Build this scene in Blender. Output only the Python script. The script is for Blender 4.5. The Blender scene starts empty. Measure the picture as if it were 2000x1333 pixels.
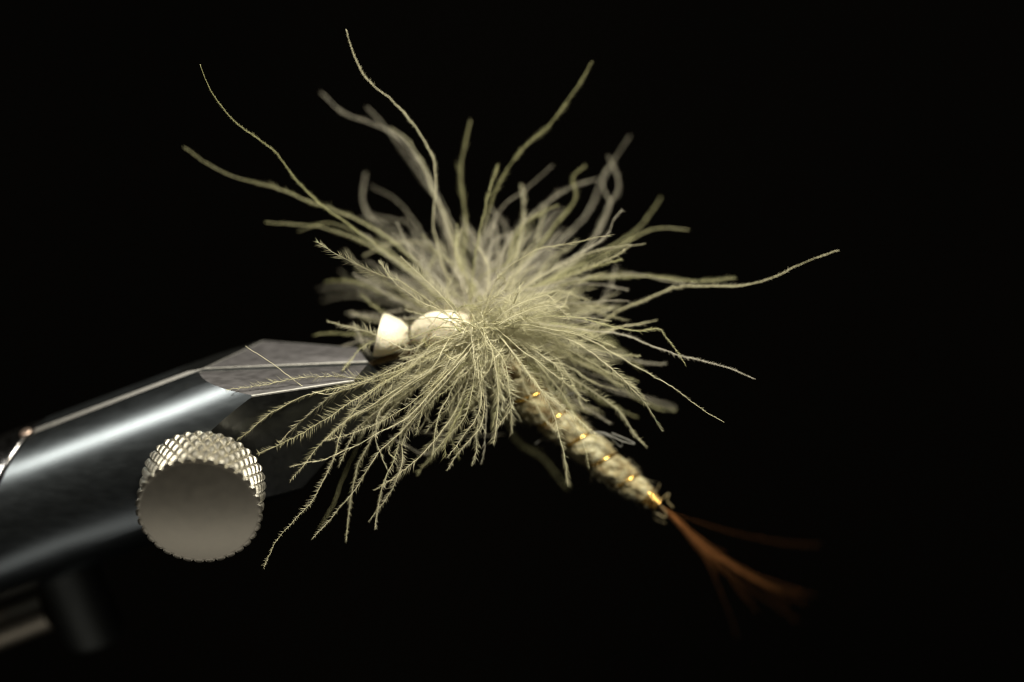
import bpy, bmesh, math, random
import numpy as np
from mathutils import Vector, Matrix

rng = np.random.default_rng(7)
random.seed(7)
scene = bpy.context.scene
COL = scene.collection

# ------------------------------------------------------------------ camera, world, lights, exposure
# one Blender unit is one centimetre
scene.unit_settings.system = 'METRIC'
scene.unit_settings.scale_length = 0.01

FIELD = 6.5                       # width in cm of the plane in focus
DIST = FIELD * 100 / 36           # a 100 mm macro lens
PPC = 2000 / FIELD                # photograph pixels per cm on that plane
PITCH = math.radians(30.5)        # the camera looks down on the vise

HEIGHT = 20.0
cam_f = np.array([0, math.cos(PITCH), -math.sin(PITCH)])
cam_u = np.array([0, math.sin(PITCH), math.cos(PITCH)])
cam_r = np.array([1.0, 0, 0])
CAM = np.array([0, 0, HEIGHT]) - cam_f * DIST

cd = bpy.data.cameras.new('camera')
cam = bpy.data.objects.new('camera', cd)
COL.objects.link(cam)
cam.location = CAM
cam.rotation_euler = (math.pi / 2 - PITCH, 0, 0)
cd.lens = 1000
cd.sensor_width = 360
cd.clip_start = 0.5
cd.clip_end = 500
cd.dof.use_dof = True
cd.dof.focus_distance = DIST + 0.02
cd.dof.aperture_fstop = 0.80
cd.dof.aperture_blades = 0
scene.camera = cam

world = bpy.data.worlds.new('World')
scene.world = world
world.use_nodes = True
bgn = world.node_tree.nodes['Background']
bgn.inputs[0].default_value = (1.0, 0.93, 0.78, 1)
bgn.inputs[1].default_value = 0.0006


def area(name, loc, target, sx, sy, power, color):
    ld = bpy.data.lights.new(name, 'AREA')
    ld.shape = 'RECTANGLE'
    ld.size, ld.size_y = sx, sy
    ld.energy = power
    ld.color = color
    o = bpy.data.objects.new(name, ld)
    COL.objects.link(o)
    o.location = loc
    o.rotation_euler = (Vector(target) - Vector(loc)).to_track_quat('-Z', 'Y').to_euler()
    return o


C0 = (0, 0, HEIGHT)
# the desk lamp over the vise, and the lit table top below that throws some of it back
area('desk_lamp', (-21.0, -0.3, HEIGHT + 20.5), (-1.5, 0, HEIGHT), 5.0, 2.0, 1000, (1.0, 0.965, 0.87))
area('second_desk_lamp', (7.0, -4.0, HEIGHT + 26), C0, 8, 8, 19500, (1.0, 0.945, 0.80))
area('table_bounce', (-3.0, -14.6, HEIGHT - 15.4), (-2, 0, HEIGHT - 0.5), 18, 5.0, 125, (1.0, 0.96, 0.86))

scene.view_settings.view_transform = 'Standard'
scene.view_settings.look = 'None'
scene.view_settings.exposure = 0
scene.view_settings.gamma = 1
scene.view_settings.use_curve_mapping = False
scene.cycles.use_denoising = True
scene.cycles.use_adaptive_sampling = False
scene.cycles.pixel_filter_type = 'BLACKMAN_HARRIS'
scene.cycles.filter_width = 1.2
scene.cycles.max_bounces = 8
scene.cycles.diffuse_bounces = 4
scene.cycles.glossy_bounces = 4
scene.cycles.transmission_bounces = 6
scene.cycles.sample_clamp_indirect = 6


def P(px, py, D=0.0):
    """photograph pixel + depth in cm behind the plane in focus -> world point"""
    px, py, D = np.asarray(px, float), np.asarray(py, float), np.asarray(D, float)
    s = (DIST + D) / DIST
    X = (px - 1000) / PPC * s
    Y = -(py - 666.5) / PPC * s
    return CAM + X[..., None] * cam_r + Y[..., None] * cam_u + (DIST + D)[..., None] * cam_f


# ------------------------------------------------------------------ materials
def mat(name):
    m = bpy.data.materials.new(name)
    m.use_nodes = True
    return m, m.node_tree, m.node_tree.nodes, m.node_tree.links


def metal(name, base, rough, rvar=0.08, bump=0.0, scale=(30, 30, 30), spots=None, tint=None):
    m, nt, N, L = mat(name)
    b = N['Principled BSDF']
    b.inputs['Metallic'].default_value = 1
    tc = N.new('ShaderNodeTexCoord')
    mp = N.new('ShaderNodeMapping')
    mp.inputs['Scale'].default_value = scale
    L.new(tc.outputs['Object'], mp.inputs[0])
    n = N.new('ShaderNodeTexNoise')
    n.inputs['Scale'].default_value = 1.0
    n.inputs['Detail'].default_value = 6
    L.new(mp.outputs[0], n.inputs['Vector'])
    mr = N.new('ShaderNodeMapRange')
    mr.inputs['From Min'].default_value = 0.3
    mr.inputs['From Max'].default_value = 0.7
    mr.inputs['To Min'].default_value = rough - rvar
    mr.inputs['To Max'].default_value = rough + rvar
    L.new(n.outputs['Fac'], mr.inputs['Value'])
    L.new(mr.outputs[0], b.inputs['Roughness'])
    cr = N.new('ShaderNodeValToRGB')
    cr.color_ramp.elements[0].position = 0.3
    cr.color_ramp.elements[1].position = 0.7
    cr.color_ramp.elements[0].color = (*[c * 0.90 for c in base], 1)
    cr.color_ramp.elements[1].color = (*base, 1)
    L.new(n.outputs['Fac'], cr.inputs[0])
    col = cr.outputs[0]
    if spots:
        n2 = N.new('ShaderNodeTexNoise')
        n2.inputs['Scale'].default_value = 2.6
        n2.inputs['Detail'].default_value = 8
        n2.inputs['Roughness'].default_value = 0.7
        L.new(tc.outputs['Object'], n2.inputs['Vector'])
        r2 = N.new('ShaderNodeValToRGB')
        r2.color_ramp.elements[0].position = 0.60
        r2.color_ramp.elements[1].position = 0.74
        L.new(n2.outputs['Fac'], r2.inputs[0])
        mx = N.new('ShaderNodeMixRGB')
        mx.inputs['Color2'].default_value = (*spots, 1)
        L.new(r2.outputs[0], mx.inputs['Fac'])
        L.new(col, mx.inputs['Color1'])
        col = mx.outputs[0]
    L.new(col, b.inputs['Base Color'])
    if bump:
        bp = N.new('ShaderNodeBump')
        bp.inputs['Strength'].default_value = bump
        bp.inputs['Distance'].default_value = 0.005
        L.new(n.outputs['Fac'], bp.inputs['Height'])
        L.new(bp.outputs[0], b.inputs['Normal'])
    return m


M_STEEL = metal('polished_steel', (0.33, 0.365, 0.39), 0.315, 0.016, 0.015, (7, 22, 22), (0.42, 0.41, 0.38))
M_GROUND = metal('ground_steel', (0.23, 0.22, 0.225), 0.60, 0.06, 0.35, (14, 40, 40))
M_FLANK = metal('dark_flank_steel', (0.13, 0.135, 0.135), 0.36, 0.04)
M_UNDER = metal('underside_dark_steel', (0.08, 0.08, 0.08), 0.42, 0.05)  # darker steel for the underside cut of the jaws
M_EDGE = metal('edge_highlight_steel', (0.50, 0.49, 0.46), 0.58, 0.06, 0.3, (30, 30, 30))  # lighter base: the highlight line along the bevels is put into the colour
M_SLEEVE = metal('chromed_steel', (0.58, 0.57, 0.57), 0.20, 0.05, 0.0)
M_KNOB = metal('nickel_plate', (0.80, 0.76, 0.65), 0.38, 0.05, 0.0)
M_FACE = metal('turned_nickel', (0.80, 0.73, 0.60), 0.35, 0.012, 0.015, (12, 12, 12))
M_BLACK = metal('blackened_steel', (0.24, 0.25, 0.24), 0.62, 0.05, 0.0)
M_ROD = metal('lever_steel', (0.85, 0.76, 0.62), 0.50, 0.05, 0.0)
M_GLINT = metal('seam_glint_metal', (0.85, 0.66, 0.55), 0.45, 0.05, 0.0)  # pinkish metal that stands for the reflection at the seam
M_GOLD = metal('gold_wire', (0.95, 0.60, 0.16), 0.24, 0.05, 0.0)
M_HOOK = metal('bronze_hook', (0.14, 0.10, 0.06), 0.30, 0.05, 0.0)


def fibre(name, c1, c2, transl=0.35, gloss=0.06, rough=0.4):
    m, nt, N, L = mat(name)
    for n in list(N):
        if n.type != 'OUTPUT_MATERIAL':
            N.remove(n)
    out = [n for n in N if n.type == 'OUTPUT_MATERIAL'][0]
    oi = N.new('ShaderNodeObjectInfo')
    mx = N.new('ShaderNodeMixRGB')
    mx.inputs['Color1'].default_value = (*c1, 1)
    mx.inputs['Color2'].default_value = (*c2, 1)
    tc = N.new('ShaderNodeTexCoord')
    ns = N.new('ShaderNodeTexNoise')
    ns.inputs['Scale'].default_value = 5
    ns.inputs['Detail'].default_value = 3
    L.new(tc.outputs['Object'], ns.inputs['Vector'])
    ad = N.new('ShaderNodeMath')
    ad.operation = 'MULTIPLY_ADD'
    L.new(ns.outputs['Fac'], ad.inputs[0])
    ad.inputs[1].default_value = 1.1
    sb = N.new('ShaderNodeMath')
    sb.operation = 'SUBTRACT'
    L.new(oi.outputs['Random'], sb.inputs[0])
    sb.inputs[1].default_value = 0.55
    L.new(sb.outputs[0], ad.inputs[2])
    ad.use_clamp = True
    L.new(ad.outputs[0], mx.inputs['Fac'])
    d = N.new('ShaderNodeBsdfDiffuse')
    t = N.new('ShaderNodeBsdfTranslucent')
    g = N.new('ShaderNodeBsdfGlossy')
    g.inputs['Roughness'].default_value = rough
    g.inputs['Color'].default_value = (1, 0.97, 0.88, 1)
    L.new(mx.outputs[0], d.inputs['Color'])
    L.new(mx.outputs[0], t.inputs['Color'])
    a = N.new('ShaderNodeMixShader')
    a.inputs[0].default_value = transl
    L.new(d.outputs[0], a.inputs[1])
    L.new(t.outputs[0], a.inputs[2])
    b = N.new('ShaderNodeMixShader')
    b.inputs[0].default_value = gloss
    L.new(a.outputs[0], b.inputs[1])
    L.new(g.outputs[0], b.inputs[2])
    L.new(b.outputs[0], out.inputs['Surface'])
    return m


M_CREAM = fibre('cream_plume', (0.78, 0.74, 0.53), (0.60, 0.57, 0.35))
M_OLIVE = fibre('olive_plume', (0.56, 0.54, 0.30), (0.44, 0.43, 0.21))
M_GREY = fibre('grey_plume', (0.60, 0.56, 0.45), (0.48, 0.45, 0.34))
M_TAIL = fibre('tail_fibre', (0.40, 0.16, 0.045), (0.17, 0.065, 0.018), 0.3, 0.10)
M_DUBF = fibre('dubbing_fibre', (0.55, 0.50, 0.33), (0.38, 0.34, 0.19), 0.4)
M_TAG = fibre('tag_end', (0.30, 0.24, 0.12), (0.2, 0.16, 0.08), 0.3)
M_LINT = fibre('clear_strand', (0.40, 0.39, 0.35), (0.3, 0.3, 0.27), 0.5, 0.05, 0.4)
M_THREAD = fibre('dark_thread', (0.05, 0.035, 0.02), (0.08, 0.05, 0.03), 0.0, 0.05)

m, nt, N, L = mat('white_foam')
b = N['Principled BSDF']
b.inputs['Base Color'].default_value = (0.86, 0.79, 0.61, 1)
b.inputs['Roughness'].default_value = 0.6
b.inputs['Subsurface Weight'].default_value = 0.25
b.inputs['Subsurface Radius'].default_value = (0.08, 0.05, 0.025)
b.inputs['Subsurface Scale'].default_value = 0.6
n = N.new('ShaderNodeTexVoronoi')
n.inputs['Scale'].default_value = 60
tc = N.new('ShaderNodeTexCoord')
L.new(tc.outputs['Object'], n.inputs['Vector'])
bp = N.new('ShaderNodeBump')
bp.inputs['Strength'].default_value = 0.25
bp.inputs['Distance'].default_value = 0.006
L.new(n.outputs['Distance'], bp.inputs['Height'])
L.new(bp.outputs[0], b.inputs['Normal'])
M_FOAM = m


def dubbing(name, stops):
    m, nt, N, L = mat(name)
    b = N['Principled BSDF']
    tc = N.new('ShaderNodeTexCoord')
    n = N.new('ShaderNodeTexNoise')
    n.inputs['Scale'].default_value = 11
    n.inputs['Detail'].default_value = 5
    n.inputs['Roughness'].default_value = 0.65
    L.new(tc.outputs['Object'], n.inputs['Vector'])
    r = N.new('ShaderNodeValToRGB')
    el = r.color_ramp.elements
    el[0].position, el[0].color = 0.34, (*stops[0], 1)
    el[1].position, el[1].color = 0.64, (*stops[2], 1)
    e = el.new(0.48)
    e.color = (*stops[1], 1)
    L.new(n.outputs['Fac'], r.inputs[0])
    L.new(r.outputs[0], b.inputs['Base Color'])
    b.inputs['Roughness'].default_value = 0.75
    b.inputs['Subsurface Weight'].default_value = 0.35
    b.inputs['Subsurface Radius'].default_value = (0.05, 0.04, 0.02)
    b.inputs['Subsurface Scale'].default_value = 0.5
    n2 = N.new('ShaderNodeTexNoise')
    n2.inputs['Scale'].default_value = 45
    n2.inputs['Detail'].default_value = 4
    L.new(tc.outputs['Object'], n2.inputs['Vector'])
    bp = N.new('ShaderNodeBump')
    bp.inputs['Strength'].default_value = 0.7
    bp.inputs['Distance'].default_value = 0.02
    L.new(n2.outputs['Fac'], bp.inputs['Height'])
    L.new(bp.outputs[0], b.inputs['Normal'])
    return m


M_BODY = dubbing('cream_dubbing', [(0.17, 0.11, 0.04), (0.32, 0.27, 0.14), (0.46, 0.43, 0.28)])
M_THORAX = dubbing('brown_dubbing', [(0.12, 0.07, 0.025), (0.26, 0.17, 0.07), (0.40, 0.32, 0.15)])


# ------------------------------------------------------------------ mesh helpers
def empty(name, loc, label, cat):
    o = bpy.data.objects.new(name, None)
    COL.objects.link(o)
    o.location = loc
    o.empty_display_size = 0.2
    o['label'] = label
    o['category'] = cat
    return o


def root_of(o):
    while o.parent is not None:
        o = o.parent
    return o


def link(name, me, material, parent, kind=None, label=None):
    o = bpy.data.objects.new(name, me)
    COL.objects.link(o)
    o.parent = parent
    if material is not None:
        for mm in (material if isinstance(material, (list, tuple)) else [material]):
            me.materials.append(mm)
    if kind:
        o['kind'] = kind
    if label:
        o['label'] = label
    return o


def np_mesh(name, V, F, smooth=True):
    """V (n,3) world points, F (m,3) or (m,4) faces"""
    me = bpy.data.meshes.new(name)
    V = np.ascontiguousarray(V, np.float32)
    F = np.ascontiguousarray(F, np.int32)
    k = F.shape[1]
    me.vertices.add(len(V))
    me.vertices.foreach_set('co', V.ravel())
    me.loops.add(F.size)
    me.loops.foreach_set('vertex_index', F.ravel())
    me.polygons.add(len(F))
    me.polygons.foreach_set('loop_start', np.arange(0, F.size, k, dtype=np.int32))
    me.polygons.foreach_set('loop_total', np.full(len(F), k, np.int32))
    me.polygons.foreach_set('use_smooth', np.full(len(F), smooth))
    me.update(calc_edges=True)
    me.validate()
    return me


def frames(pts):
    """tangents and parallel-transported normals along a polyline"""
    T = np.gradient(pts, axis=0)
    T /= np.linalg.norm(T, axis=1)[:, None] + 1e-12
    Nn = np.zeros_like(T)
    ref = np.array([0.31, -0.77, 0.55])
    v = ref - ref.dot(T[0]) * T[0]
    Nn[0] = v / np.linalg.norm(v)
    for i in range(1, len(T)):
        v = Nn[i - 1] - Nn[i - 1].dot(T[i]) * T[i]
        Nn[i] = v / (np.linalg.norm(v) + 1e-12)
    return T, Nn, np.cross(T, Nn)


def tube(pts, rad, sides=6, cap=True):
    """closed tube, triangles"""
    pts = np.asarray(pts, float)
    rad = np.broadcast_to(np.asarray(rad, float), (len(pts),))
    T, A, B = frames(pts)
    ang = np.arange(sides) * 2 * np.pi / sides
    ring = (np.cos(ang)[None, :, None] * A[:, None, :] + np.sin(ang)[None, :, None] * B[:, None, :])
    V = (pts[:, None, :] + ring * rad[:, None, None]).reshape(-1, 3)
    n = len(pts)
    i = np.arange(n - 1)[:, None] * sides
    j = np.arange(sides)[None, :]
    j2 = (j + 1) % sides
    a, b_, c, d = i + j, i + j2, i + sides + j2, i + sides + j
    F = np.concatenate([np.stack([a, b_, c], -1).reshape(-1, 3), np.stack([a, c, d], -1).reshape(-1, 3)])
    if cap:
        V = np.vstack([V, pts[0], pts[-1]])
        m0, m1 = n * sides, n * sides + 1
        jj = np.arange(sides)
        k2 = (jj + 1) % sides
        F = np.vstack([F, np.stack([np.full(sides, m0), k2, jj], -1),
                       np.stack([np.full(sides, m1), (n - 1) * sides + jj, (n - 1) * sides + k2], -1)])
    return V, F


def spline(ctrl, step):
    """Catmull-Rom through the control rows, resampled at even steps"""
    c = np.asarray(ctrl, float)
    c = np.vstack([2 * c[0] - c[1], c, 2 * c[-1] - c[-2]])
    out = []
    for i in range(1, len(c) - 2):
        t = np.linspace(0, 1, 14, endpoint=False)[:, None]
        p0, p1, p2, p3 = c[i - 1], c[i], c[i + 1], c[i + 2]
        out.append(0.5 * (2 * p1 + (p2 - p0) * t + (2 * p0 - 5 * p1 + 4 * p2 - p3) * t ** 2
                          + (3 * p1 - p0 - 3 * p2 + p3) * t ** 3))
    p = np.vstack(out + [c[-2][None]])
    s = np.concatenate([[0], np.cumsum(np.linalg.norm(np.diff(p, axis=0), axis=1))])
    n = max(6, int(s[-1] / step))
    q = np.linspace(0, s[-1], n)
    return np.stack([np.interp(q, s, p[:, k]) for k in range(p.shape[1])], -1)


def hairs(base, mid, tip, r0, r1, sides=3):
    """many thin tapered hairs, each base -> mid -> tip (arrays), as one triangle soup"""
    n = len(base)
    d = tip - base
    d /= np.linalg.norm(d, axis=1)[:, None] + 1e-12
    ref = np.where(np.abs(d[:, 2:3]) < 0.8, np.array([[0, 0, 1.0]]), np.array([[1.0, 0, 0]]))
    a = np.cross(d, ref)
    a /= np.linalg.norm(a, axis=1)[:, None]
    b_ = np.cross(d, a)
    ang = np.arange(sides) * 2 * np.pi / sides
    off = np.cos(ang)[None, :, None] * a[:, None] + np.sin(ang)[None, :, None] * b_[:, None]
    r0 = np.broadcast_to(np.asarray(r0, float), (n,))[:, None, None]
    r1 = np.broadcast_to(np.asarray(r1, float), (n,))[:, None, None]
    V = np.concatenate([base[:, None] + off * r0, mid[:, None] + off * r1, tip[:, None]], 1)
    m_ = 2 * sides + 1
    f = []
    for j in range(sides):
        k = (j + 1) % sides
        f += [(j, k, sides + k), (j, sides + k, sides + j), (sides + j, sides + k, 2 * sides)]
    F = (np.array(f)[None] + (np.arange(n) * m_)[:, None, None]).reshape(-1, 3)
    return V.reshape(-1, 3), F


# ------------------------------------------------------------------ added dark backdrop far behind, a faint gradient for the black background
m, nt, N, L = mat('added_backdrop')
b = N['Principled BSDF']
b.inputs['Roughness'].default_value = 0.95
b.inputs['Specular IOR Level'].default_value = 0.1
tc = N.new('ShaderNodeTexCoord')
n = N.new('ShaderNodeTexNoise')
n.inputs['Scale'].default_value = 0.05
n.inputs['Detail'].default_value = 3
L.new(tc.outputs['Object'], n.inputs['Vector'])
r = N.new('ShaderNodeValToRGB')
r.color_ramp.elements[0].position = 0.35
r.color_ramp.elements[1].position = 0.70
r.color_ramp.elements[0].color = (0.0022, 0.0019, 0.0015, 1)
r.color_ramp.elements[1].color = (0.0060, 0.0048, 0.0034, 1)
L.new(n.outputs['Fac'], r.inputs[0])
L.new(r.outputs[0], b.inputs['Base Color'])
bd = []
for t in np.linspace(-60, 60, 25):
    bd.append([(t, 46 - 0.004 * t * t, HEIGHT + z) for z in np.linspace(-75, 45, 13)])
V = np.array(bd).reshape(-1, 3)
F = np.array([(i * 13 + j, (i + 1) * 13 + j, (i + 1) * 13 + j + 1, i * 13 + j + 1) for i in range(24) for j in range(12)])
link('backdrop', np_mesh('backdrop', V, F), m, None, kind='structure')

# ------------------------------------------------------------------ the vise
def cvec(x, y, d):
    return x * cam_r + y * cam_u + d * cam_f


U = cvec(0.91856, 0.34092, -0.20004)      # along the barrel to the jaw tips
K = cvec(0.00129, -0.50866, -0.86097)     # across the slot, to the camera side
Wv = cvec(-0.39527, 0.79059, -0.46768)    # up
O0 = P(395, 866, 0.56)
VB = Vector(O0) + Vector((-2.2 * U))       # base of the vise head in view
vise = empty('fly_tying_vise', VB, 'polished steel fly tying vise holding the fly in its split jaws', 'vise')
MV = Matrix((Vector((U[0], K[0], Wv[0])), Vector((U[1], K[1], Wv[1])), Vector((U[2], K[2], Wv[2])))).to_4x4()
MV.translation = Vector(O0) - VB


def finish(bm, name, material, parent, sharp=32, matrix=MV, **kw):
    bmesh.ops.recalc_face_normals(bm, faces=bm.faces)
    bm.transform(matrix)
    if matrix.determinant() < 0:
        bmesh.ops.reverse_faces(bm, faces=bm.faces)
    me = bpy.data.meshes.new(name)
    bm.to_mesh(me)
    bm.free()
    for p in me.polygons:
        p.use_smooth = True
    me.set_sharp_from_angle(angle=math.radians(sharp))
    return link(name, me, material, parent, **kw)


RB = 0.512


def cut(bm, co, no, mi=1):
    """remove what lies on the side the normal points to and close the cut"""
    r = bmesh.ops.bisect_plane(bm, geom=bm.verts[:] + bm.edges[:] + bm.faces[:], dist=1e-6,
                               plane_co=co, plane_no=no, clear_outer=True)
    ed = [e for e in r['geom_cut'] if isinstance(e, bmesh.types.BMEdge)]
    f = bmesh.ops.contextual_create(bm, geom=ed)['faces']
    for x in f:
        x.material_index = mi
    return f


def jaw(sgn, name):
    gap = 0.017
    ch = 0.022 if sgn < 0 else 0.010      # slot chamfer, wider where the bright line shows
    n = 56
    a0 = math.asin((gap + ch) / RB)
    prof = [(gap, -math.sqrt(RB ** 2 - (gap + ch) ** 2) + ch)]
    for i in range(n + 1):
        th = -math.pi / 2 + a0 + (math.pi - 2 * a0) * i / n
        prof.append((RB * math.cos(th), RB * math.sin(th)))
    prof.append((gap, math.sqrt(RB ** 2 - (gap + ch) ** 2) - ch * 0.55))
    xs = [-2.4, -1.0, 0.0, 0.8, 1.30]
    bm = bmesh.new()
    rings = []
    for x in xs:
        rings.append([bm.verts.new((x, s * sgn, t)) for s, t in prof])
    m_ = len(prof)
    for r0, r1 in zip(rings[:-1], rings[1:]):
        for j in range(m_):
            f = bm.faces.new((r0[j], r0[(j + 1) % m_], r1[(j + 1) % m_], r1[j]))
            if j == m_ - 2:
                f.material_index = 2
    bm.faces.new(rings[0])
    bm.faces.new(rings[-1])
    bmesh.ops.recalc_face_normals(bm, faces=bm.faces)
    # ground facets of the tip: top, side, underside, nose
    cut(bm, (0.252, 0, 0.505), Vector((0.378, 0, 1)).normalized())
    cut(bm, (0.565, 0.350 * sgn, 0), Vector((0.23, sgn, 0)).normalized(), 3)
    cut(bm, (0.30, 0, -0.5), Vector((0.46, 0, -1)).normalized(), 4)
    cut(bm, (1.262, 0, 0.1), Vector((1, 0.35 * sgn, 0.25)).normalized(), 3)
    if sgn < 0:
        d_ = (Vector((0.57, -0.30, 0.385)) - Vector((0.252, 0, 0.505))).normalized()
        nc = Vector((0, -0.37, 0.93)).normalized()
        q_ = d_.cross(nc)
        q_ = q_ if q_.x > 0 else -q_
        cut(bm, (0.252, 0, 0.508), (nc * math.cos(0.16) + q_ * math.sin(0.16)).normalized(), 3)
    # oblique seam at the back
    cut(bm, (-1.015, 0, 0.48), Vector((-1, -0.5, 0.7)).normalized())
    bmesh.ops.recalc_face_normals(bm, faces=bm.faces)
    bm.normal_update()
    ed = [e for e in bm.edges if len(e.link_faces) == 2 and e.calc_face_angle(0) > math.radians(14)
          and any(f.material_index == 1 for f in e.link_faces)
          and not any(f.normal.x > 0.7 for f in e.link_faces)
          and not any(f.material_index == 0 and abs(f.normal.y) < 0.98 for f in e.link_faces)]
    bmesh.ops.bevel(bm, geom=ed, offset=0.012, segments=2, profile=0.5, affect='EDGES', material=2)
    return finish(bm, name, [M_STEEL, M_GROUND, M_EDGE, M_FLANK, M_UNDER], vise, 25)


jaw(1, 'jaw')
jaw(-1, 'jaw')


def revolve(prof, nseg=64, axis='x'):
    """surface of revolution about local x from (x, r) rows"""
    bm = bmesh.new()
    rings = []
    for x, r in prof:
        if r < 1e-6:
            rings.append([bm.verts.new((x, 0, 0))])
        else:
            rings.append([bm.verts.new((x, r * math.cos(2 * math.pi * i / nseg), r * math.sin(2 * math.pi * i / nseg)))
                          for i in range(nseg)])
    for r0, r1 in zip(rings[:-1], rings[1:]):
        for i in range(nseg):
            j = (i + 1) % nseg
            if len(r0) == 1:
                bm.faces.new((r0[0], r1[j], r1[i]))
            elif len(r1) == 1:
                bm.faces.new((r0[i], r0[j], r1[0]))
            else:
                bm.faces.new((r0[i], r0[j], r1[j], r1[i]))
    return bm


# sleeve the jaws slide in, its rim cut at the same slant and rounded
bm = revolve([(-4.2, 0), (-4.2, 0.510), (-3.0, 0.510), (-2.0, 0.510), (-0.1, 0.510), (-0.1, 0)], 96)
bmesh.ops.recalc_face_normals(bm, faces=bm.faces)
f = cut(bm, (-1.05, 0, 0.48), Vector((1, 0.5, -0.7)).normalized())
ed = [e for x in f for e in x.edges]
bmesh.ops.bevel(bm, geom=ed, offset=0.016, segments=4, profile=0.5, affect='EDGES')
for x in bm.faces:
    x.material_index = 0
finish(bm, 'sleeve', M_SLEEVE, vise, 40)

# reflection on the sleeve corner, put in as a small pinkish dome
bm = bmesh.new()
bmesh.ops.create_uvsphere(bm, u_segments=20, v_segments=12, radius=0.042)
bm.transform(Matrix.Translation((-1.035, -0.03, 0.515)) @ Matrix.Diagonal((1, 1, 0.35, 1)))
finish(bm, 'seam_glint', M_GLINT, vise, 60)


# thumb screw: knurled rim on its shank, domed face
def thumb_screw():
    R, depth, z0, z1 = 0.400, 0.021, 0.505, 0.825
    n_th, rows = 34, 5.0
    nt, nz = n_th * 14, int(rows * 16)
    th = np.arange(nt) / nt * 2 * np.pi
    zz = np.linspace(0, 1, nz)
    TH, Z = np.meshgrid(th, zz)
    p = TH / (2 * np.pi) * n_th
    q = Z * rows

    def tri(x):
        return 1 - np.abs(2 * (x - np.floor(x)) - 1)
    h = np.minimum(tri(p + q * 0.5), tri(p - q * 0.5))
    h = np.clip(h, 0, 1)
    h = 1 - (1 - h) ** 3.0                        # rounded, worn pyramids
    endt = np.minimum(1, Z / 0.03)
    r = R - depth + depth * 1.05 * h * endt
    y = z0 + Z * (z1 - z0)
    # last rows turn over the front edge and close on to the face
    rf = R - 0.034
    r = np.vstack([r, r[-1:] - 0.003, np.full((1, nt), rf)])
    y = np.vstack([y, np.full((1, nt), z1 + 0.003), np.full((1, nt), z1 + 0.003)])
    TH = np.vstack([TH, TH[:2]])
    nz += 2
    V = np.stack([r * np.cos(TH), y, r * np.sin(TH)], -1).reshape(-1, 3)
    i = np.arange(nz - 1)[:, None] * nt
    j = np.arange(nt)[None]
    F = np.stack([i + j, i + (j + 1) % nt, i + nt + (j + 1) % nt, i + nt + j], -1).reshape(-1, 4)
    M3 = np.array(MV.to_3x3())
    tr = np.array(MV.translation)
    ctr = np.array([0.063, 0, 0.0])
    me = np_mesh('thumb_screw', (V + ctr) @ M3.T + tr, F[:, ::-1])
    rim = link('thumb_screw', me, [M_KNOB, M_FACE], vise, label='round thumb screw with diamond knurled rim')
    mi = np.zeros(len(F), np.int32)
    mi[-nt:] = 1
    me.polygons.foreach_set('material_index', mi)
    me.set_sharp_from_angle(angle=math.radians(50))
    prof = [(z0 - 0.16, 0), (z0 - 0.16, 0.12), (z0 - 0.004, 0.12), (z0 - 0.004, rf + 0.002)]
    bm = revolve(prof, 96)
    RY = Matrix(((0, 1, 0, 0.063), (1, 0, 0, 0), (0, 0, 1, 0), (0, 0, 0, 1)))
    finish(bm, 'shank', M_KNOB, rim, 40, MV @ RY)
    prof = [(z1 - 0.01, rf + 0.001)]
    for t in np.linspace(1, 0, 24):
        prof.append((z1 + 0.0035 + 0.028 * (1 - t ** 2), (rf + 0.001) * t))
    bm = revolve(prof, 128)
    finish(bm, 'face', M_FACE, rim, 60, MV @ RY)


thumb_screw()

# dark round post under the barrel and the lever rod that runs into it, both farther back
pa, pb = P(130, 1095, 1.0), P(190, 1246, 1.26)
ax = (pb - pa) / np.linalg.norm(pb - pa)


def place(axis, origin):
    x = Vector(axis).normalized()
    y = Vector(K) - x * x.dot(Vector(K))
    y.normalize()
    z = x.cross(y)
    mm = Matrix((Vector((x[0], y[0], z[0])), Vector((x[1], y[1], z[1])), Vector((x[2], y[2], z[2])))).to_4x4()
    mm.translation = Vector(origin) - VB
    return mm


Lp = float(np.linalg.norm(pb - pa))
bm = revolve([(-0.3, 0), (-0.3, 0.21), (Lp - 0.05, 0.21), (Lp - 0.015, 0.197), (Lp, 0.165), (Lp, 0)], 64)
finish(bm, 'post', M_BLACK, vise, 50, place(ax, pa))
ra, rb = P(-160, 1288, 1.25), P(92, 1190, 1.15)
Lr = float(np.linalg.norm(rb - ra))
bm = revolve([(0, 0), (0, 0.14), (Lr, 0.14), (Lr, 0)], 48)
finish(bm, 'lever', M_ROD, vise, 50, place((rb - ra), ra))

# ------------------------------------------------------------------ the fly
HUB = P(925, 650, 0.42)
fly = empty('artificial_fly', HUB, 'pale olive feathered mayfly imitation with gold ribbed body clamped in the vise', 'fishing fly')

n_barb = 0


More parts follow.
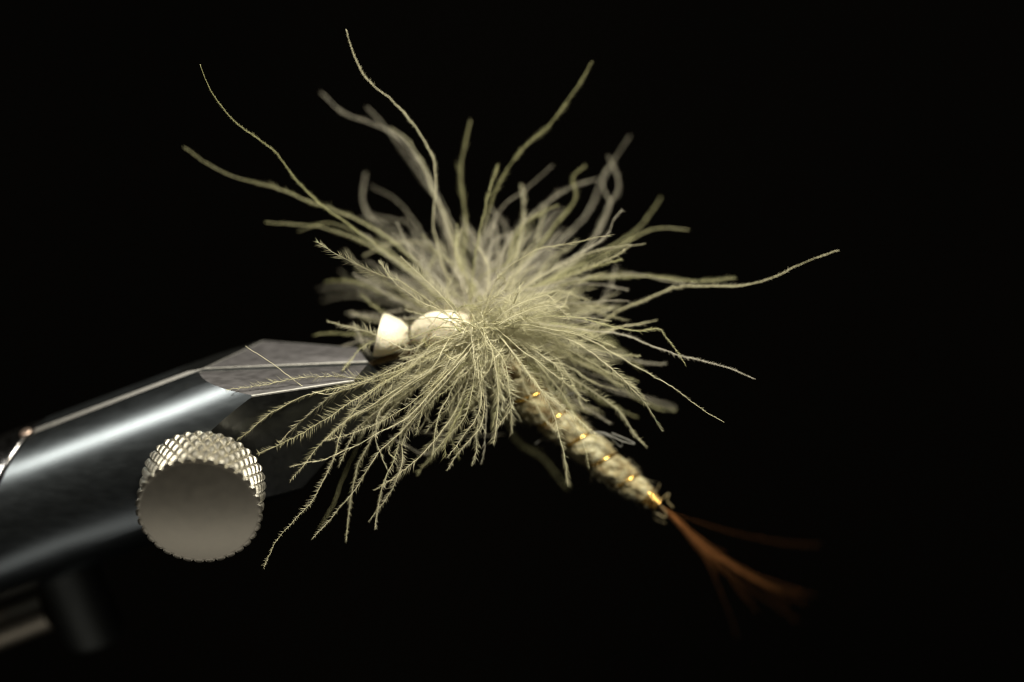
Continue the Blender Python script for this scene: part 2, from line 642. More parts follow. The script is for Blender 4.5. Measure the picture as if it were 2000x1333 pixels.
def barb_geo(ctrl, d0, d1, fuzz=1.0, r=0.0029, power=1.0, wob=1.0, dens=1.0, bend=0.0, start=0.08):
    """shaft and fringe of one feather barb: root..tip in pixels, depth d0 -> d1"""
    p = spline(np.array(ctrl, float), 7.0)
    n = len(p)
    u = np.linspace(0, 1, n)
    D = d0 + (d1 - d0) * u ** power - bend * np.sin(np.pi * u)
    D = D + wob * 0.012 * np.sin(u * rng.uniform(4, 9) + rng.uniform(0, 6))
    px = p[:, 0] + wob * 1.0 * np.sin(u * rng.uniform(8, 18) + rng.uniform(0, 6))
    py = p[:, 1] + wob * 1.0 * np.sin(u * rng.uniform(8, 18) + rng.uniform(0, 6))
    kn = np.cumsum(rng.normal(0, 1, (2, n)), axis=1)
    kn = kn - np.linspace(kn[:, :1], kn[:, -1:], n, axis=1)[..., 0] if n > 2 else kn * 0
    px, py = px + 0.55 * wob * kn[0], py + 0.55 * wob * kn[1]
    pts = P(px, py, D) - HUB
    rad = r * (1.12 - 0.72 * u) * (1 + 0.08 * rng.standard_normal(n))
    shaft = tube(pts, rad, 5)
    if fuzz <= 0:
        return shaft, None
    s = np.concatenate([[0], np.cumsum(np.linalg.norm(np.diff(pts, axis=0), axis=1))])
    Ltot = s[-1]
    T, A, B = frames(pts)
    sp = 0.0092 / dens
    m_ = int(Ltot * (1 - start) / sp)
    q = start * Ltot + np.arange(m_) * sp
    q = np.repeat(q, 2) + rng.normal(0, 0.30 * sp, 2 * m_)
    q = np.clip(q, 0, Ltot * 0.999)
    keep = rng.random(len(q)) > 0.06 + 0.3 * (np.sin(q * rng.uniform(10, 25) + rng.uniform(0, 6)) > 0.75)
    side = np.tile([1.0, -1.0], m_)[keep]
    q = q[keep]
    k = len(q)
    uu = q / Ltot

    def at(X):
        return np.stack([np.interp(q, s, X[:, i]) for i in range(3)], -1)
    b0, t0 = at(pts), at(T)
    # plane of the vane, twisting along the barb
    view = (b0 + HUB) - CAM
    view /= np.linalg.norm(view, axis=1)[:, None]
    lat = np.cross(t0, view)
    lat /= np.linalg.norm(lat, axis=1)[:, None] + 1e-9
    roll = rng.normal(0, 0.5) + 0.5 * np.sin(uu * rng.uniform(2, 6) + rng.uniform(0, 6)) + rng.normal(0, 0.22, k)
    nrm = np.cross(lat, t0)
    lat2 = lat * np.cos(roll)[:, None] + nrm * np.sin(roll)[:, None]
    asym = 1 + rng.uniform(-0.3, 0.3) * side
    f1, f2 = rng.uniform(12, 26), rng.uniform(30, 60)
    clump = 0.85 + 0.28 * np.sin(uu * f1 + side * 2 + rng.uniform(0, 6)) + 0.2 * np.sin(uu * f2 + rng.uniform(0, 6))
    env = np.clip((uu - start) / 0.12, 0.3, 1) * (1 - 0.60 * uu ** 4) * clump
    Lb = 0.075 * fuzz * env * asym * rng.uniform(0.5, 1.25, k)
    ang = rng.normal(rng.uniform(0.75, 1.15), 0.2, k) - 0.25 * uu ** 2
    dirv = t0 * np.cos(ang)[:, None] + lat2 * (side * np.sin(ang))[:, None]
    cur = (t0 * rng.uniform(-0.1, 0.6) + nrm * rng.normal(0, 0.35, k)[:, None])
    midp = b0 + dirv * (Lb * 0.5)[:, None]
    tipp = b0 + dirv * Lb[:, None] + cur * (Lb * 0.5)[:, None]
    rb_ = rng.uniform(0.0010, 0.0015, k)
    return shaft, hairs(b0, midp, tipp, rb_, rb_ * 0.85)


def barb(ctrl, d0, d1, material, fuzz=1.0, **kw):
    global n_barb
    shaft, fr = barb_geo(ctrl, d0, d1, fuzz, **kw)
    o = link('barb', np_mesh('barb', *shaft), material, fly)
    n_barb += 1
    if fr is not None:
        link('barbule_fringe', np_mesh('barbule_fringe', *fr), material, o, kind='stuff')
    return o


C_, O_, G_ = M_CREAM, M_OLIVE, M_GREY
# barbs one can follow in the photograph: (points from root to tip, depth at root, depth at tip, material, fringe length)
HERO = [
    # front, hanging down and to the left, in focus
    ([(915, 665), (840, 720), (760, 742), (660, 735), (590, 738), (520, 750), (440, 763)], .25, .00, C_, .85),
    ([(915, 650), (800, 717), (720, 746), (680, 757), (615, 770), (560, 795), (510, 825), (462, 860)], .25, .00, C_, .9),
    ([(910, 660), (780, 715), (700, 755), (655, 770), (620, 795), (575, 833), (545, 866)], .22, .00, C_, 1.0),
    ([(915, 665), (800, 720), (720, 770), (680, 793), (640, 820), (590, 847), (545, 868), (500, 888)], .2, -.02, C_, 1.1),
    ([(905, 680), (800, 745), (740, 785), (690, 815), (655, 845), (620, 880), (590, 915), (566, 940)], .2, .00, C_, .8),
    ([(930, 670), (870, 740), (800, 810), (740, 845), (700, 868), (640, 893), (600, 903), (566, 914)], .15, -.03, C_, .9),
    ([(925, 665), (860, 740), (800, 790), (740, 830), (700, 845), (660, 857), (630, 862)], .15, .0, C_, .8),
    ([(910, 660), (790, 720), (720, 768), (690, 800), (665, 840), (650, 885), (630, 930), (610, 975), (580, 1010),
      (545, 1050), (525, 1085), (513, 1112)], .2, .0, C_, .55),
    ([(850, 700), (730, 800), (700, 870), (690, 890), (670, 935), (650, 985), (620, 1035)], .5, .52, O_, .25),
    ([(920, 680), (850, 770), (790, 840), (745, 880), (720, 915), (700, 950), (670, 990), (640, 1025), (607, 1055)], .15, .0, C_, .65),
    ([(900, 690), (780, 790), (735, 845), (720, 870), (700, 910), (690, 960), (682, 1015), (675, 1060)], .2, .12, C_, .7),
    ([(900, 700), (820, 780), (790, 820), (775, 870), (758, 920), (745, 970), (735, 1010), (730, 1038)], .15, .05, C_, .6),
    ([(920, 690), (830, 790), (790, 850), (785, 900), (765, 960), (735, 1000), (718, 1020)], .15, .06, C_, .8),
    ([(930, 690), (900, 780), (870, 830), (830, 880), (790, 915), (760, 940), (730, 960)], .12, .02, C_, .8),
    ([(930, 690), (925, 750), (915, 795), (900, 830), (870, 860), (841, 893)], .1, .0, C_, 1.0),
    ([(935, 700), (945, 780), (940, 830), (925, 855), (900, 880), (872, 920)], .1, .03, C_, .9),
    ([(930, 690), (940, 770), (930, 820), (900, 860), (873, 896)], .1, .0, C_, .9),
    ([(935, 680), (940, 720), (935, 790), (933, 840), (930, 880), (922, 912)], .15, .05, C_, .8),
    ([(945, 670), (950, 720), (945, 770), (948, 820), (948, 870), (938, 908)], .2, .16, G_, .6),
    ([(945, 660), (965, 690), (972, 740), (975, 790), (972, 830), (962, 870)], .1, .0, C_, 1.1),
    ([(950, 660), (985, 710), (995, 760), (1000, 790), (985, 815), (968, 838)], .1, .03, C_, 1.1),
    ([(922, 640), (921, 665), (926, 700), (930, 738)], .05, .0, C_, .5),
    ([(950, 655), (962, 680), (958, 715), (940, 745), (930, 780)], .05, .02, C_, .6),
    ([(945, 655), (935, 700), (915, 725), (900, 740)], .06, .02, C_, .6),
    ([(945, 650), (952, 690), (945, 720)], .05, .02, C_, .6),
    ([(960, 700), (985, 800), (1010, 860), (1060, 900), (1110, 955)], .7, 1.25, O_, .8),
    ([(985, 850), (905, 852), (850, 848), (800, 836), (740, 815)], .6, .5, G_, .4),
    ([(900, 780), (860, 860), (830, 885), (790, 870), (760, 850)], .45, .4, G_, .4),
    ([(900, 690), (760, 780), (735, 850), (745, 890), (755, 918)], .1, .04, C_, .5),
    ([(905, 690), (850, 760), (800, 820), (770, 860), (760, 885), (775, 900)], .1, .05, C_, .7),
    ([(900, 670), (800, 760), (740, 800), (700, 835), (680, 865), (660, 915)], .2, .1, C_, .8),
    ([(880, 700), (790, 760), (720, 800), (680, 820), (630, 862)], .2, .05, C_, .8),
    # right, in focus or nearly
    ([(970, 640), (1060, 650), (1110, 665), (1150, 685), (1190, 715), (1225, 745), (1260, 790), (1294, 845)], .15, -.02, C_, .85),
    ([(965, 630), (1060, 640), (1130, 655), (1190, 685), (1240, 715), (1300, 750), (1360, 795), (1415, 825)], .18, .04, C_, .35),
    ([(960, 630), (1060, 632), (1150, 645), (1220, 655), (1280, 675), (1350, 700), (1420, 720), (1477, 740)], .3, .14, G_, .35),
    ([(960, 630), (1060, 620), (1140, 628), (1190, 640), (1240, 648), (1280, 644), (1290, 646), (1300, 660), (1318, 685), (1340, 718)],
     .15, .05, O_, .55),
    ([(960, 635), (1060, 620), (1100, 620), (1140, 621), (1196, 627)], .1, .03, C_, .5),
    ([(965, 640), (1015, 680), (1050, 705), (1085, 735), (1115, 755), (1145, 785)], .1, .0, C_, .75),
    ([(960, 640), (1005, 695), (1045, 750), (1095, 795), (1130, 822), (1165, 850)], .1, .0, C_, .75),
    ([(980, 660), (1040, 740), (1075, 800), (1090, 840), (1102, 890), (1108, 952)], .1, .0, C_, .9),
    ([(990, 650), (1060, 720), (1110, 790), (1128, 840), (1140, 870), (1150, 918)], .2, .16, C_, .6),
    ([(970, 640), (1060, 690), (1130, 750), (1170, 780), (1205, 805), (1235, 845), (1265, 877)], .25, .25, C_, .8),
    ([(970, 650), (1050, 715), (1110, 770), (1150, 800), (1194, 830)], .35, .4, G_, .6),
    ([(960, 640), (1050, 660), (1150, 710), (1220, 760), (1270, 790), (1322, 802)], .6, .75, O_, .8),
    ([(970, 640), (1080, 680), (1180, 692), (1240, 705), (1302, 711)], .45, .5, G_, .6),
    ([(960, 640), (1080, 690), (1150, 740), (1200, 760), (1260, 780), (1320, 800)], .7, .9, G_, .9),
    ([(960, 645), (1050, 700), (1120, 745), (1190, 790), (1245, 815)], .55, .6, O_, .8),
    ([(970, 640), (1060, 660), (1120, 690), (1170, 720), (1230, 752), (1260, 775)], .2, .15, C_, .7),
    ([(965, 630), (1050, 640), (1120, 650), (1165, 665), (1205, 680)], .1, .04, C_, .8),
    ([(965, 630), (1000, 600), (1040, 582), (1070, 575), (1085, 592)], .08, .0, C_, 1.2),
    ([(970, 635), (1010, 610), (1060, 592), (1090, 590), (1112, 604)], .08, .02, C_, 1.1),
    ([(970, 640), (1020, 610), (1075, 597), (1100, 610), (1112, 628)], .06, .0, C_, 1.1),
    ([(1000, 625), (1060, 590), (1095, 600), (1112, 575)], .12, .1, C_, .6),
    ([(980, 640), (1030, 625), (1080, 608), (1115, 615)], .05, .0, C_, 1.0),
    ([(970, 630), (1080, 600), (1150, 590), (1200, 588), (1230, 590)], .3, .3, G_, .5),
    # right, out of focus behind
    ([(980, 640), (1150, 640), (1210, 605), (1270, 580), (1320, 560), (1370, 557), (1440, 557), (1500, 545), (1560, 520), (1640, 490)],
     .55, .22, C_, .40),
    ([(960, 630), (1050, 580), (1150, 545), (1250, 540), (1340, 548), (1440, 545)], .55, .5, O_, .6),
    ([(960, 625), (1060, 570), (1150, 540), (1250, 537), (1310, 548), (1345, 560)], .6, .55, G_, .6),
    ([(960, 620), (1080, 545), (1150, 515), (1200, 490), (1250, 460), (1290, 445), (1345, 450)], .6, .65, O_, .6),
    ([(960, 620), (1100, 530), (1200, 480), (1240, 455), (1270, 420), (1290, 385)], .8, .9, O_, .5),
    ([(935, 640), (970, 545), (1020, 498), (1060, 480), (1120, 469), (1195, 460)], .2, .06, C_, .65),
    ([(950, 610), (1080, 540), (1150, 480), (1180, 430), (1192, 400), (1180, 375), (1178, 345), (1195, 320), (1210, 295), (1230, 265)],
     .8, 1.0, G_, .7),
    ([(950, 615), (1090, 540), (1160, 470), (1188, 405), (1206, 375), (1208, 348), (1195, 318), (1188, 305)], .8, .95, G_, .7),
    ([(940, 600), (1060, 510), (1130, 440), (1165, 380), (1180, 350), (1200, 320)], 1.1, 1.3, G_, .6),
    ([(960, 600), (1050, 480), (1080, 440), (1115, 400), (1125, 375), (1120, 347), (1145, 325)], .65, .7, O_, .7),
    ([(930, 600), (980, 490), (1040, 420), (1110, 370), (1165, 350)], .8, .85, G_, .6),
    ([(930, 600), (950, 470), (980, 410), (1030, 370), (1080, 325)], .75, .8, G_, .5),
    ([(940, 600), (1000, 500), (1050, 445), (1085, 410)], .85, .9, G_, .7),
    ([(920, 600), (930, 500), (960, 400), (985, 340), (1020, 290), (1075, 240), (1120, 180), (1157, 120)], .6, .5, O_, .55),
    ([(925, 600), (905, 520), (915, 450), (910, 400), (903, 350), (905, 300), (920, 235)], .65, .7, O_, .75),
    ([(950, 600), (1090, 520), (1180, 470), (1200, 430), (1215, 408)], .4, .3, G_, .5),
    ([(950, 610), (1100, 520), (1180, 490), (1260, 475)], .35, .3, C_, .5),
    ([(960, 620), (1060, 560), (1140, 525), (1200, 500), (1235, 480)], .35, .3, C_, .7),
    # above and left
    ([(910, 620), (870, 530), (848, 430), (852, 370), (845, 310), (820, 260), (780, 210), (720, 160), (690, 110), (675, 58)],
     .55, .16, C_, .35),
    ([(910, 600), (880, 470), (850, 370), (820, 320), (780, 270), (730, 240), (670, 220), (625, 183)], .9, .9, G_, .7),
    ([(910, 600), (890, 520), (855, 400), (820, 340), (780, 290), (740, 235), (715, 208)], .9, .9, G_, .7),
    ([(915, 600), (895, 500), (870, 420), (850, 380), (838, 340), (800, 280), (760, 250)], .8, .75, C_, .6),
    ([(900, 620), (760, 500), (680, 440), (620, 395), (570, 340), (530, 290), (470, 245), (425, 200), (400, 155), (390, 125)],
     .6, .04, O_, .28),
    ([(900, 610), (800, 500), (730, 450), (650, 415), (600, 395), (530, 370), (460, 350), (400, 320), (358, 288)], .6, .55, O_, .45),
    ([(910, 620), (800, 530), (720, 480), (640, 450), (580, 440), (518, 434)], .65, .6, O_, .5),
    ([(910, 620), (820, 540), (740, 480), (650, 440), (580, 452)], .7, .65, O_, .6),
    ([(900, 600), (780, 480), (720, 420), (710, 380), (715, 338)], 1.0, 1.1, G_, .7),
    ([(910, 610), (850, 500), (810, 430), (770, 385), (725, 362)], 1.0, 1.0, G_, .8),
    ([(905, 610), (830, 520), (790, 470), (740, 430), (700, 425)], .9, .9, G_, .9),
    ([(905, 610), (830, 500), (800, 440), (770, 430), (720, 420)], 1.0, 1.1, G_, .8),
    ([(915, 645), (850, 590), (790, 552), (740, 535), (700, 515), (660, 495), (617, 471)], .2, .0, C_, 1.1),
    ([(915, 640), (870, 590), (830, 548), (800, 520), (782, 500)], .1, .02, C_, .9),
    ([(910, 640), (860, 605), (820, 590), (790, 565), (760, 535), (738, 508)], .12, .05, C_, .8),
    ([(900, 630), (800, 590), (740, 575), (680, 563), (622, 565)], 1.1, 1.25, G_, .9),
    ([(900, 630), (810, 600), (750, 590), (690, 578), (628, 588)], 1.1, 1.25, G_, .9),
    ([(900, 630), (810, 580), (760, 560), (700, 550)], 1.2, 1.3, G_, .9),
    ([(850, 655), (796, 682), (735, 656), (680, 640), (638, 628)], .12, .22, C_, .9),
    ([(850, 665), (740, 662), (720, 655), (660, 653), (612, 655)], .5, .55, O_, .6),
    ([(850, 680), (750, 675), (720, 668), (690, 670), (662, 678)], .5, .55, G_, .7),
    ([(850, 690), (760, 700), (720, 690), (700, 650), (690, 630)], .45, .4, G_, .8),
    ([(915, 655), (800, 717), (715, 748), (650, 768), (606, 764), (595, 757), (540, 717), (480, 676)], .22, .03, C_, 0),
    # bare strands crossing the white foam
    ([(925, 655), (890, 660), (855, 658), (815, 670)], .10, .13, C_, .5),
    ([(930, 640), (895, 628), (868, 632), (846, 652), (838, 676)], .10, .12, C_, .35),
    ([(920, 650), (880, 645), (850, 632), (815, 612), (790, 604)], .12, .16, C_, .6),
    ([(925, 645), (885, 655), (850, 672), (820, 690), (780, 702)], .10, .10, C_, .8),
    ([(915, 650), (900, 642), (870, 640), (830, 650), (797, 664)], .1, .15, O_, .2),
    ([(910, 640), (890, 614), (862, 612), (836, 640)], .12, .18, O_, 0),
    ([(905, 625), (870, 622), (840, 623), (800, 625)], .12, .2, O_, 0),
    ([(900, 650), (885, 632), (862, 622), (845, 620)], .1, .15, O_, .2),
]
for pts, d0, d1, mt, fz in HERO:
    if d1 > 0.55:
        d0, d1, fz = min(d0, 0.62), 0.55 + (d1 - 0.55) * 0.8, fz * 0.7
    pw = 0.4 if d1 < 0.1 and pts[-1][0] < 700 and pts[-1][1] > 660 else 1.0
    barb(pts, d0, d1, mt, fz, power=pw, r=0.0040 if fz < 0.5 else 0.0029)

# the rest of the hackle: barbs that cannot be followed one by one, filling the tuft
ZONES = [  # count, angle range (deg, picture plane), length range (px), depth range at tip, materials, fringe
    (58, (28, 158), (150, 330), (0.40, 1.05), (G_, G_, O_, C_), 0.65),
    (34, (-34, 26), (190, 330), (0.20, 0.75), (C_, G_, O_), 0.7),
    (16, (140, 186), (130, 300), (0.40, 0.85), (G_, O_, C_), 0.7),
    (30, (196, 244), (140, 300), (0.00, 0.45), (C_, C_, O_), 0.9),
    (22, (236, 288), (100, 250), (0.00, 0.35), (C_, C_, O_), 0.95),
    (12, (300, 338), (130, 300), (0.05, 0.55), (C_, C_, O_), 0.85),
]
def random_barb(a, ln, zt, fz, jit=1.0, curl=0.12):
    root = np.array([930 + rng.normal(10, 22) * jit, 642 + rng.normal(0, 15) * jit])
    dv = np.array([math.cos(a), -math.sin(a)])
    nv = np.array([-dv[1], dv[0]])
    cv = rng.normal(0, curl) * ln
    cv2 = rng.normal(0, 0.04) * ln
    droop = 0.05 * ln if abs(math.cos(a)) > 0.3 else 0
    pts = []
    for t in np.linspace(0, 1, 6):
        q = root + dv * ln * t + nv * (cv * math.sin(math.pi * 0.8 * t) + cv2 * math.sin(2 * math.pi * t))
        q[1] += droop * t * t
        pts.append(tuple(q))
    return pts, 0.22 + 0.35 * zt, zt, fz * rng.uniform(0.7, 1.15), dict(power=0.8, wob=1.6, bend=rng.normal(0, 0.05))


for cnt, (a0, a1), (l0, l1), (z0, z1), mats, fz in ZONES:
    for i in range(cnt):
        a = math.radians(a0 + (a1 - a0) * (i + rng.random()) / cnt)
        ln = l0 + (l1 - l0) * rng.random() ** 1.4
        pts, d0, d1, fz_, kw = random_barb(a, ln, z0 + (z1 - z0) * rng.random(), fz)
        barb(pts, d0, d1, mats[int(rng.integers(len(mats)))], fz_, **kw)

# downy undergrowth of the tuft: too fine and too many to pick apart
DOWN = [(115, (20, 165), (60, 255), (0.40, 1.15), 0.9, G_), (95, (-42, 30), (70, 290), (0.15, 0.80), 0.9, C_),
        (40, (150, 200), (60, 170), (0.4, 0.95), 1.0, G_), (60, (196, 300), (50, 150), (0.05, 0.40), 1.0, C_),
        (50, (-140, 120), (40, 98), (0.0, 0.28), 0.9, C_), (6, (150, 215), (60, 99), (0.04, 0.16), 0.5, O_)]
for cnt, (a0, a1), (l0, l1), (z0, z1), fz, mt in DOWN:
    VV, FF, off = [], [], 0
    for i in range(cnt):
        a = math.radians(a0 + (a1 - a0) * (i + rng.random()) / cnt)
        pts, d0, d1, fz_, kw = random_barb(a, l0 + (l1 - l0) * rng.random() ** 1.9, z0 + (z1 - z0) * rng.random(), fz, 1.5 if l1 > 100 else 2.0, 0.14 if l1 > 100 else 0.45)
        shaft, fr = barb_geo(pts, d0, d1, fz_, r=0.0030, dens=0.9, **kw)
        for V, F in (shaft, fr):
            VV.append(V)
            FF.append(F + off)
            off += len(V)
    link('hackle_down', np_mesh('hackle_down', np.vstack(VV), np.vstack(FF)), mt, fly, kind='stuff')


# abdomen: dubbed body with wire wraps pulling it into segments
SP = spline([(975, 700), (1010, 745), (1060, 800), (1110, 842), (1160, 885), (1205, 925), (1245, 955), (1284, 986)], 2.0)
nb = len(SP)
ub = np.linspace(0, 1, nb)
Lb_px = np.sum(np.linalg.norm(np.diff(SP, axis=0), axis=1))
db = 0.40 + 0.12 * ub
axis = P(SP[:, 0], SP[:, 1], db) - HUB
rad_px = np.interp(ub, [0, .08, .2, .45, .7, .85, .92, 1.0], [20, 34, 39, 37, 34, 28, 21, 14])
wraps = np.interp(ub, [0, 0.915, 0.93, 1.0], [0.35, 6.55, 6.75, 11.2])     # wire turns along the body
groove = np.abs(np.cos(np.pi * wraps))                                      # 1 at a turn on the lit side
T, A, B = frames(axis)
up = cam_u * 0.75 + cam_r * 0.2 - cam_f * 0.65
ang0 = np.array([math.atan2(up.dot(B[i]), up.dot(A[i])) for i in range(nb)])
ns = 60
th = np.arange(ns) * 2 * np.pi / ns
TH = ang0[:, None] + th[None]
phase = wraps[:, None] + th[None] / (2 * np.pi)
seg = 1 - np.abs(2 * (phase - np.floor(phase)) - 1)                         # 0 in a groove, 1 between wraps
seg = np.where(ub[:, None] > 0.92, 1, seg)
bulge = 0.79 + 0.22 * np.sqrt(np.clip(seg, 0, 1))
lump = np.zeros_like(TH)
for k in range(60):
    fa, fb = rng.integers(1, 9), rng.uniform(10, 120)
    lump += np.cos(fa * th[None] + fb * ub[:, None] + rng.uniform(0, 6.3)) / math.sqrt(60)
RAD = rad_px[:, None] / PPC * bulge * (1 + 0.04 * lump)
RAD *= np.where(ub > 0.93, 0.9, 1.0)[:, None]
V = axis[:, None] + (np.cos(TH)[..., None] * A[:, None] + np.sin(TH)[..., None] * B[:, None]) * RAD[..., None]
V = V.reshape(-1, 3)
i = np.arange(nb - 1)[:, None] * ns
j = np.arange(ns)[None]
F = np.stack([i + j, i + (j + 1) % ns, i + ns + (j + 1) % ns, i + ns + j], -1).reshape(-1, 4)
F = np.concatenate([F[:, [0, 1, 2]], F[:, [0, 2, 3]]])
V = np.vstack([V, axis[0], axis[-1]])
jj = np.arange(ns)
F = np.vstack([F, np.stack([np.full(ns, nb * ns), (jj + 1) % ns, jj], -1),
               np.stack([np.full(ns, nb * ns + 1), (nb - 1) * ns + jj, (nb - 1) * ns + (jj + 1) % ns], -1)])
body = link('abdomen', np_mesh('abdomen', V, F), M_BODY, fly, label='cream dubbed abdomen tapering to the tail')

# loose dubbing fibres
k = 1300
bi = rng.integers(4, int(nb * 0.95), k)
bt = rng.uniform(0, 2 * np.pi, k)
tj = (bt / (2 * np.pi) * ns).astype(int) % ns
rr = RAD[bi, tj]
aa = ang0[bi] + th[tj]
nr = np.cos(aa)[:, None] * A[bi] + np.sin(aa)[:, None] * B[bi]
base = axis[bi] + nr * (rr * 0.96)[:, None]
tang = np.cross(T[bi], nr)
dv = nr * rng.uniform(0.15, 0.9, k)[:, None] + T[bi] * rng.normal(0.5, 0.7, k)[:, None] + tang * rng.normal(0, 0.8, k)[:, None]
dv /= np.linalg.norm(dv, axis=1)[:, None]
ln = rng.uniform(0.015, 0.05, k)
midp = base + dv * (ln * .5)[:, None]
tipp = base + (dv + T[bi] * 0.3 + rng.normal(0, .3, (k, 3))) * ln[:, None]
V, F = hairs(base, midp, tipp, 0.0016, 0.0014)
link('dubbing_fuzz', np_mesh('dubbing_fuzz', V, F), M_DUBF, body, kind='stuff')

# gold wire rib
tt = np.linspace(wraps[3], wraps[-1], 900)
uw = np.interp(tt, wraps, ub)
ax_w = np.stack([np.interp(uw, ub, axis[:, i_]) for i_ in range(3)], -1)
Aw = np.stack([np.interp(uw, ub, A[:, i_]) for i_ in range(3)], -1)
Bw = np.stack([np.interp(uw, ub, B[:, i_]) for i_ in range(3)], -1)
a0w = np.interp(uw, ub, ang0)
thw = -2 * np.pi * tt
rw = np.interp(uw, ub, rad_px) / PPC * np.where(uw > 0.92, 0.95, 0.822)
wire = ax_w + (np.cos(a0w + thw)[:, None] * Aw + np.sin(a0w + thw)[:, None] * Bw) * rw[:, None]
V, F = tube(wire, np.where(uw > 0.915, 0.0085, 0.0128), 8)
link('wire_rib', np_mesh('wire_rib', V, F), M_GOLD, fly, label='gold wire spiralled round the abdomen')

# tail fibres
TAIL = [
    ([(1270, 975), (1310, 1005), (1370, 1060), (1440, 1110), (1520, 1140), (1592, 1165)], 1.15),
    ([(1270, 975), (1315, 1010), (1375, 1065), (1450, 1115), (1530, 1160), (1575, 1180)], 1.1),
    ([(1272, 975), (1312, 1008), (1380, 1070), (1450, 1120), (1500, 1145), (1560, 1160)], 1.0),
    ([(1272, 978), (1312, 1012), (1375, 1070), (1430, 1120), (1480, 1160), (1560, 1215)], 1.2),
    ([(1272, 978), (1310, 1013), (1370, 1070), (1420, 1115), (1455, 1160), (1480, 1200)], 1.05),
    ([(1270, 976), (1308, 1012), (1365, 1068), (1410, 1110), (1440, 1150), (1462, 1178)], .95),
    ([(1270, 976), (1306, 1010), (1360, 1062), (1400, 1140), (1425, 1200), (1442, 1250)], 1.0),
    ([(1270, 972), (1312, 1002), (1380, 1025), (1450, 1045), (1530, 1060), (1600, 1066)], 1.3),
    ([(1272, 976), (1312, 1008), (1370, 1060), (1430, 1105), (1500, 1150), (1540, 1190)], 1.1),
    ([(1272, 976), (1314, 1010), (1360, 1058), (1420, 1098), (1470, 1130), (1520, 1150)], .9),
    ([(1270, 978), (1310, 1014), (1360, 1066), (1400, 1100), (1440, 1125)], .8),
    ([(1270, 974), (1314, 1006), (1365, 1050), (1420, 1092), (1480, 1125)], .85),
    ([(1270, 976), (1312, 1010), (1368, 1062), (1410, 1096), (1450, 1122)], .75),
    ([(1268, 976), (1308, 1012), (1350, 1056), (1385, 1090), (1410, 1120)], .75),
]
for pts, dz in TAIL[:]:
    if pts[-1][1] > 1100:
        cut_ = [(x + rng.normal(0, 0.8 + 1.6 * k_), y + rng.normal(0, 0.8 + 1.6 * k_)) for k_, (x, y) in enumerate(pts)]
        TAIL.append((cut_[:4], 0.5 + (dz - 0.5) * 0.6))
for pts, dz in TAIL:
    p = spline(pts, 8)
    u_ = np.linspace(0, 1, len(p))
    q = P(p[:, 0], p[:, 1], 0.50 + (dz + 0.1 - 0.50) * u_) - HUB
    r_ = 0.0003 if pts[-1][1] < 1080 else rng.uniform(0.0020, 0.0036)
    V, F = tube(q, r_ * (1 - u_) ** 1.5 + 0.0005, 5)
    link('tail_fibre', np_mesh('tail_fibre', V, F), M_TAIL, fly)

# frayed tag ends, lint and a clear loop beside the body
STR = [([(1285, 985), (1300, 968), (1307, 965), (1303, 978), (1315, 992)], .50, M_TAG, .0045),
       ([(1286, 985), (1300, 1000), (1298, 1012), (1288, 1006), (1276, 1000)], .52, M_TAG, .0045),
       ([(1275, 990), (1278, 1012), (1292, 1020), (1300, 1022)], .55, M_TAG, .003),
       ([(1270, 960), (1284, 955), (1288, 945)], .55, M_TAG, .003),
       ([(1150, 845), (1180, 846), (1215, 862), (1240, 868), (1228, 860), (1195, 846)], .30, M_LINT, .004),
       ([(1165, 848), (1190, 853), (1212, 873), (1216, 862)], .32, M_LINT, .003),
       ([(1045, 868), (1060, 858), (1072, 862), (1076, 850), (1090, 842)], .45, M_LINT, .004),
       ([(1100, 780), (1112, 770), (1125, 768), (1135, 775)], .3, M_LINT, .004)]
for pts, dz, mt, r_ in STR:
    p = spline(pts, 3)
    q = P(p[:, 0], p[:, 1], np.full(len(p), dz)) - HUB
    V, F = tube(q, r_, 5)
    link('loose_strand', np_mesh('loose_strand', V, F), mt, fly)

# thorax under the hackle
sp = spline([(905, 680), (940, 684), (968, 692), (992, 715), (1008, 738)], 3)
u_ = np.linspace(0, 1, len(sp))
q = P(sp[:, 0], sp[:, 1], 0.36 + 0.0 * u_) - HUB
rr_ = np.interp(u_, [0, .15, .5, .85, 1], [10, 26, 34, 38, 22]) / PPC
V, F = tube(q, rr_, 28)
V = V + rng.normal(0, 0.006, V.shape)
link('thorax', np_mesh('thorax', V, F), M_THORAX, fly, label='brown dubbed thorax under the hackle')

# white foam head, pinched by thread, cut off square at the front
sp = spline([(738, 655), (770, 655), (800, 656), (830, 650), (870, 646), (925, 650)], 2.0)
n_ = len(sp)
dd = np.full(n_, 0.34)
q = P(sp[:, 0], sp[:, 1], dd) - HUB
rp = np.interp(sp[:, 0], [738, 744, 755, 775, 790, 797, 801, 805, 812, 830, 850, 875, 900, 925],
               [41, 43, 41, 34, 25, 17, 14, 17, 24, 34, 39, 41, 37, 27])
for _ in range(3):
    sm = rp.copy()
    sm[3:-3] = (rp[2:-4] + rp[3:-3] + rp[4:-2] + rp[1:-5] + rp[5:-1]) / 5
    rp = np.where(sp[:, 0] > 764, sm, rp)
rp = rp / PPC
T, A, B = frames(q)
ns = 64
th = np.arange(ns) * 2 * np.pi / ns
dirs = np.cos(th)[None, :, None] * A[:, None] + np.sin(th)[None, :, None] * B[:, None]
V = q[:, None] + dirs * rp[:, None, None]
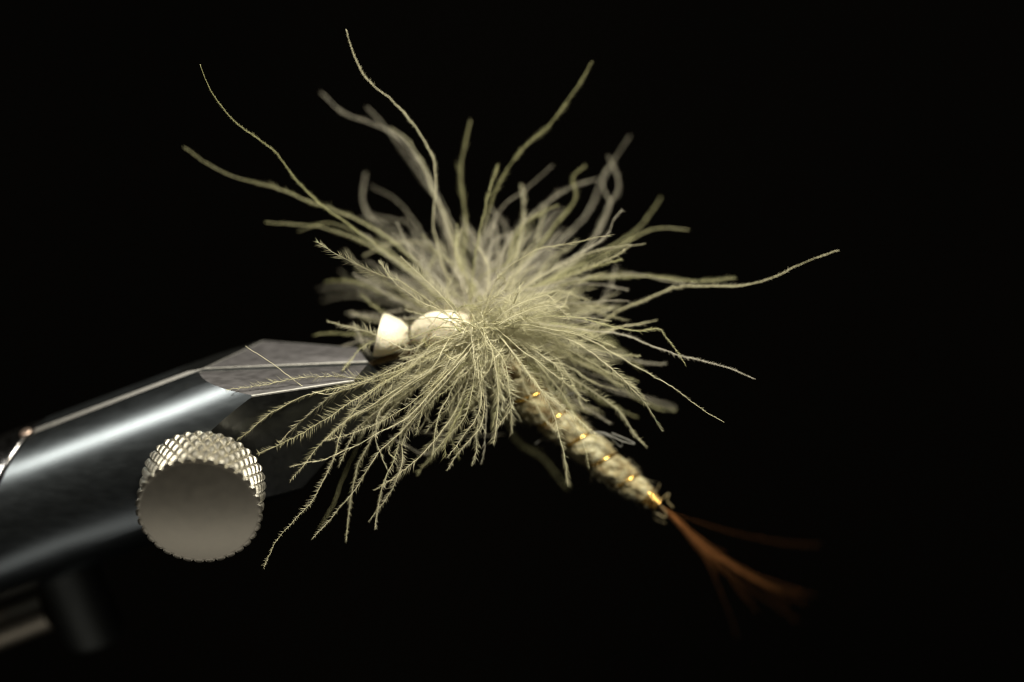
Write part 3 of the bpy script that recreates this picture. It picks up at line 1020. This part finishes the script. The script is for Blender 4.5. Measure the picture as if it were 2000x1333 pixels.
# slant of the cut end: top leans to the right
upc = dirs @ cam_u
fall = np.clip((770 - sp[:, 0]) / 32, 0, 1)
V = V + (upc * rp[:, None] * fall[:, None] * 0.23)[..., None] * cam_r
cen = np.vstack([V[0].mean(0), V[-1].mean(0)])
ndent = np.zeros((n_, ns))
for k_ in range(30):
    ndent += np.cos(rng.integers(1, 6) * th[None] + rng.uniform(5, 40) * np.linspace(0, 1, n_)[:, None] + rng.uniform(0, 6)) / 5.5
V = V + dirs * (0.0018 * ndent)[..., None]
V = V.reshape(-1, 3)
i = np.arange(n_ - 1)[:, None] * ns
j = np.arange(ns)[None]
F = np.stack([i + j, i + (j + 1) % ns, i + ns + (j + 1) % ns, i + ns + j], -1).reshape(-1, 4)
F = np.concatenate([F[:, [0, 1, 2]], F[:, [0, 2, 3]]])
V = np.vstack([V, cen])
jj = np.arange(ns)
F = np.vstack([F, np.stack([np.full(ns, n_ * ns), (jj + 1) % ns, jj], -1),
               np.stack([np.full(ns, n_ * ns + 1), (n_ - 1) * ns + jj, (n_ - 1) * ns + (jj + 1) % ns], -1)])
me = np_mesh('foam_head', V, F)
me.set_sharp_from_angle(angle=math.radians(50))
link('foam_head', me, M_FOAM, fly, label='white foam head with a cut end, pinched in the middle')

# thread turns in the pinch
tt = np.linspace(0, 5, 160)
xw = 797 + tt * 1.7
qw = P(xw, np.full_like(xw, 655.5), np.full_like(xw, 0.34)) - HUB
ring = (np.cos(2 * np.pi * tt)[:, None] * cam_u + np.sin(2 * np.pi * tt)[:, None] * cam_f)
V, F = tube(qw + ring * (16.5 / PPC), 0.0065, 6)
link('thread_wrap', np_mesh('thread_wrap', V, F), M_THREAD, fly)

# hook: shank through the fly, its bend gripped between the jaws
hk = [(690, 722), (715, 716), (745, 704), (800, 690), (860, 688), (930, 690), (985, 700)]
sp = spline(hk, 5)
u_ = np.linspace(0, 1, len(sp))
jt = (O0 + 1.12 * U - CAM) @ cam_f - DIST
q = P(sp[:, 0], sp[:, 1], jt + (0.36 - jt) * np.clip(u_ * 3, 0, 1)) - HUB
V, F = tube(q, 0.022, 10)
link('hook', np_mesh('hook', V, F), M_HOOK, fly)
print('barbs', n_barb)
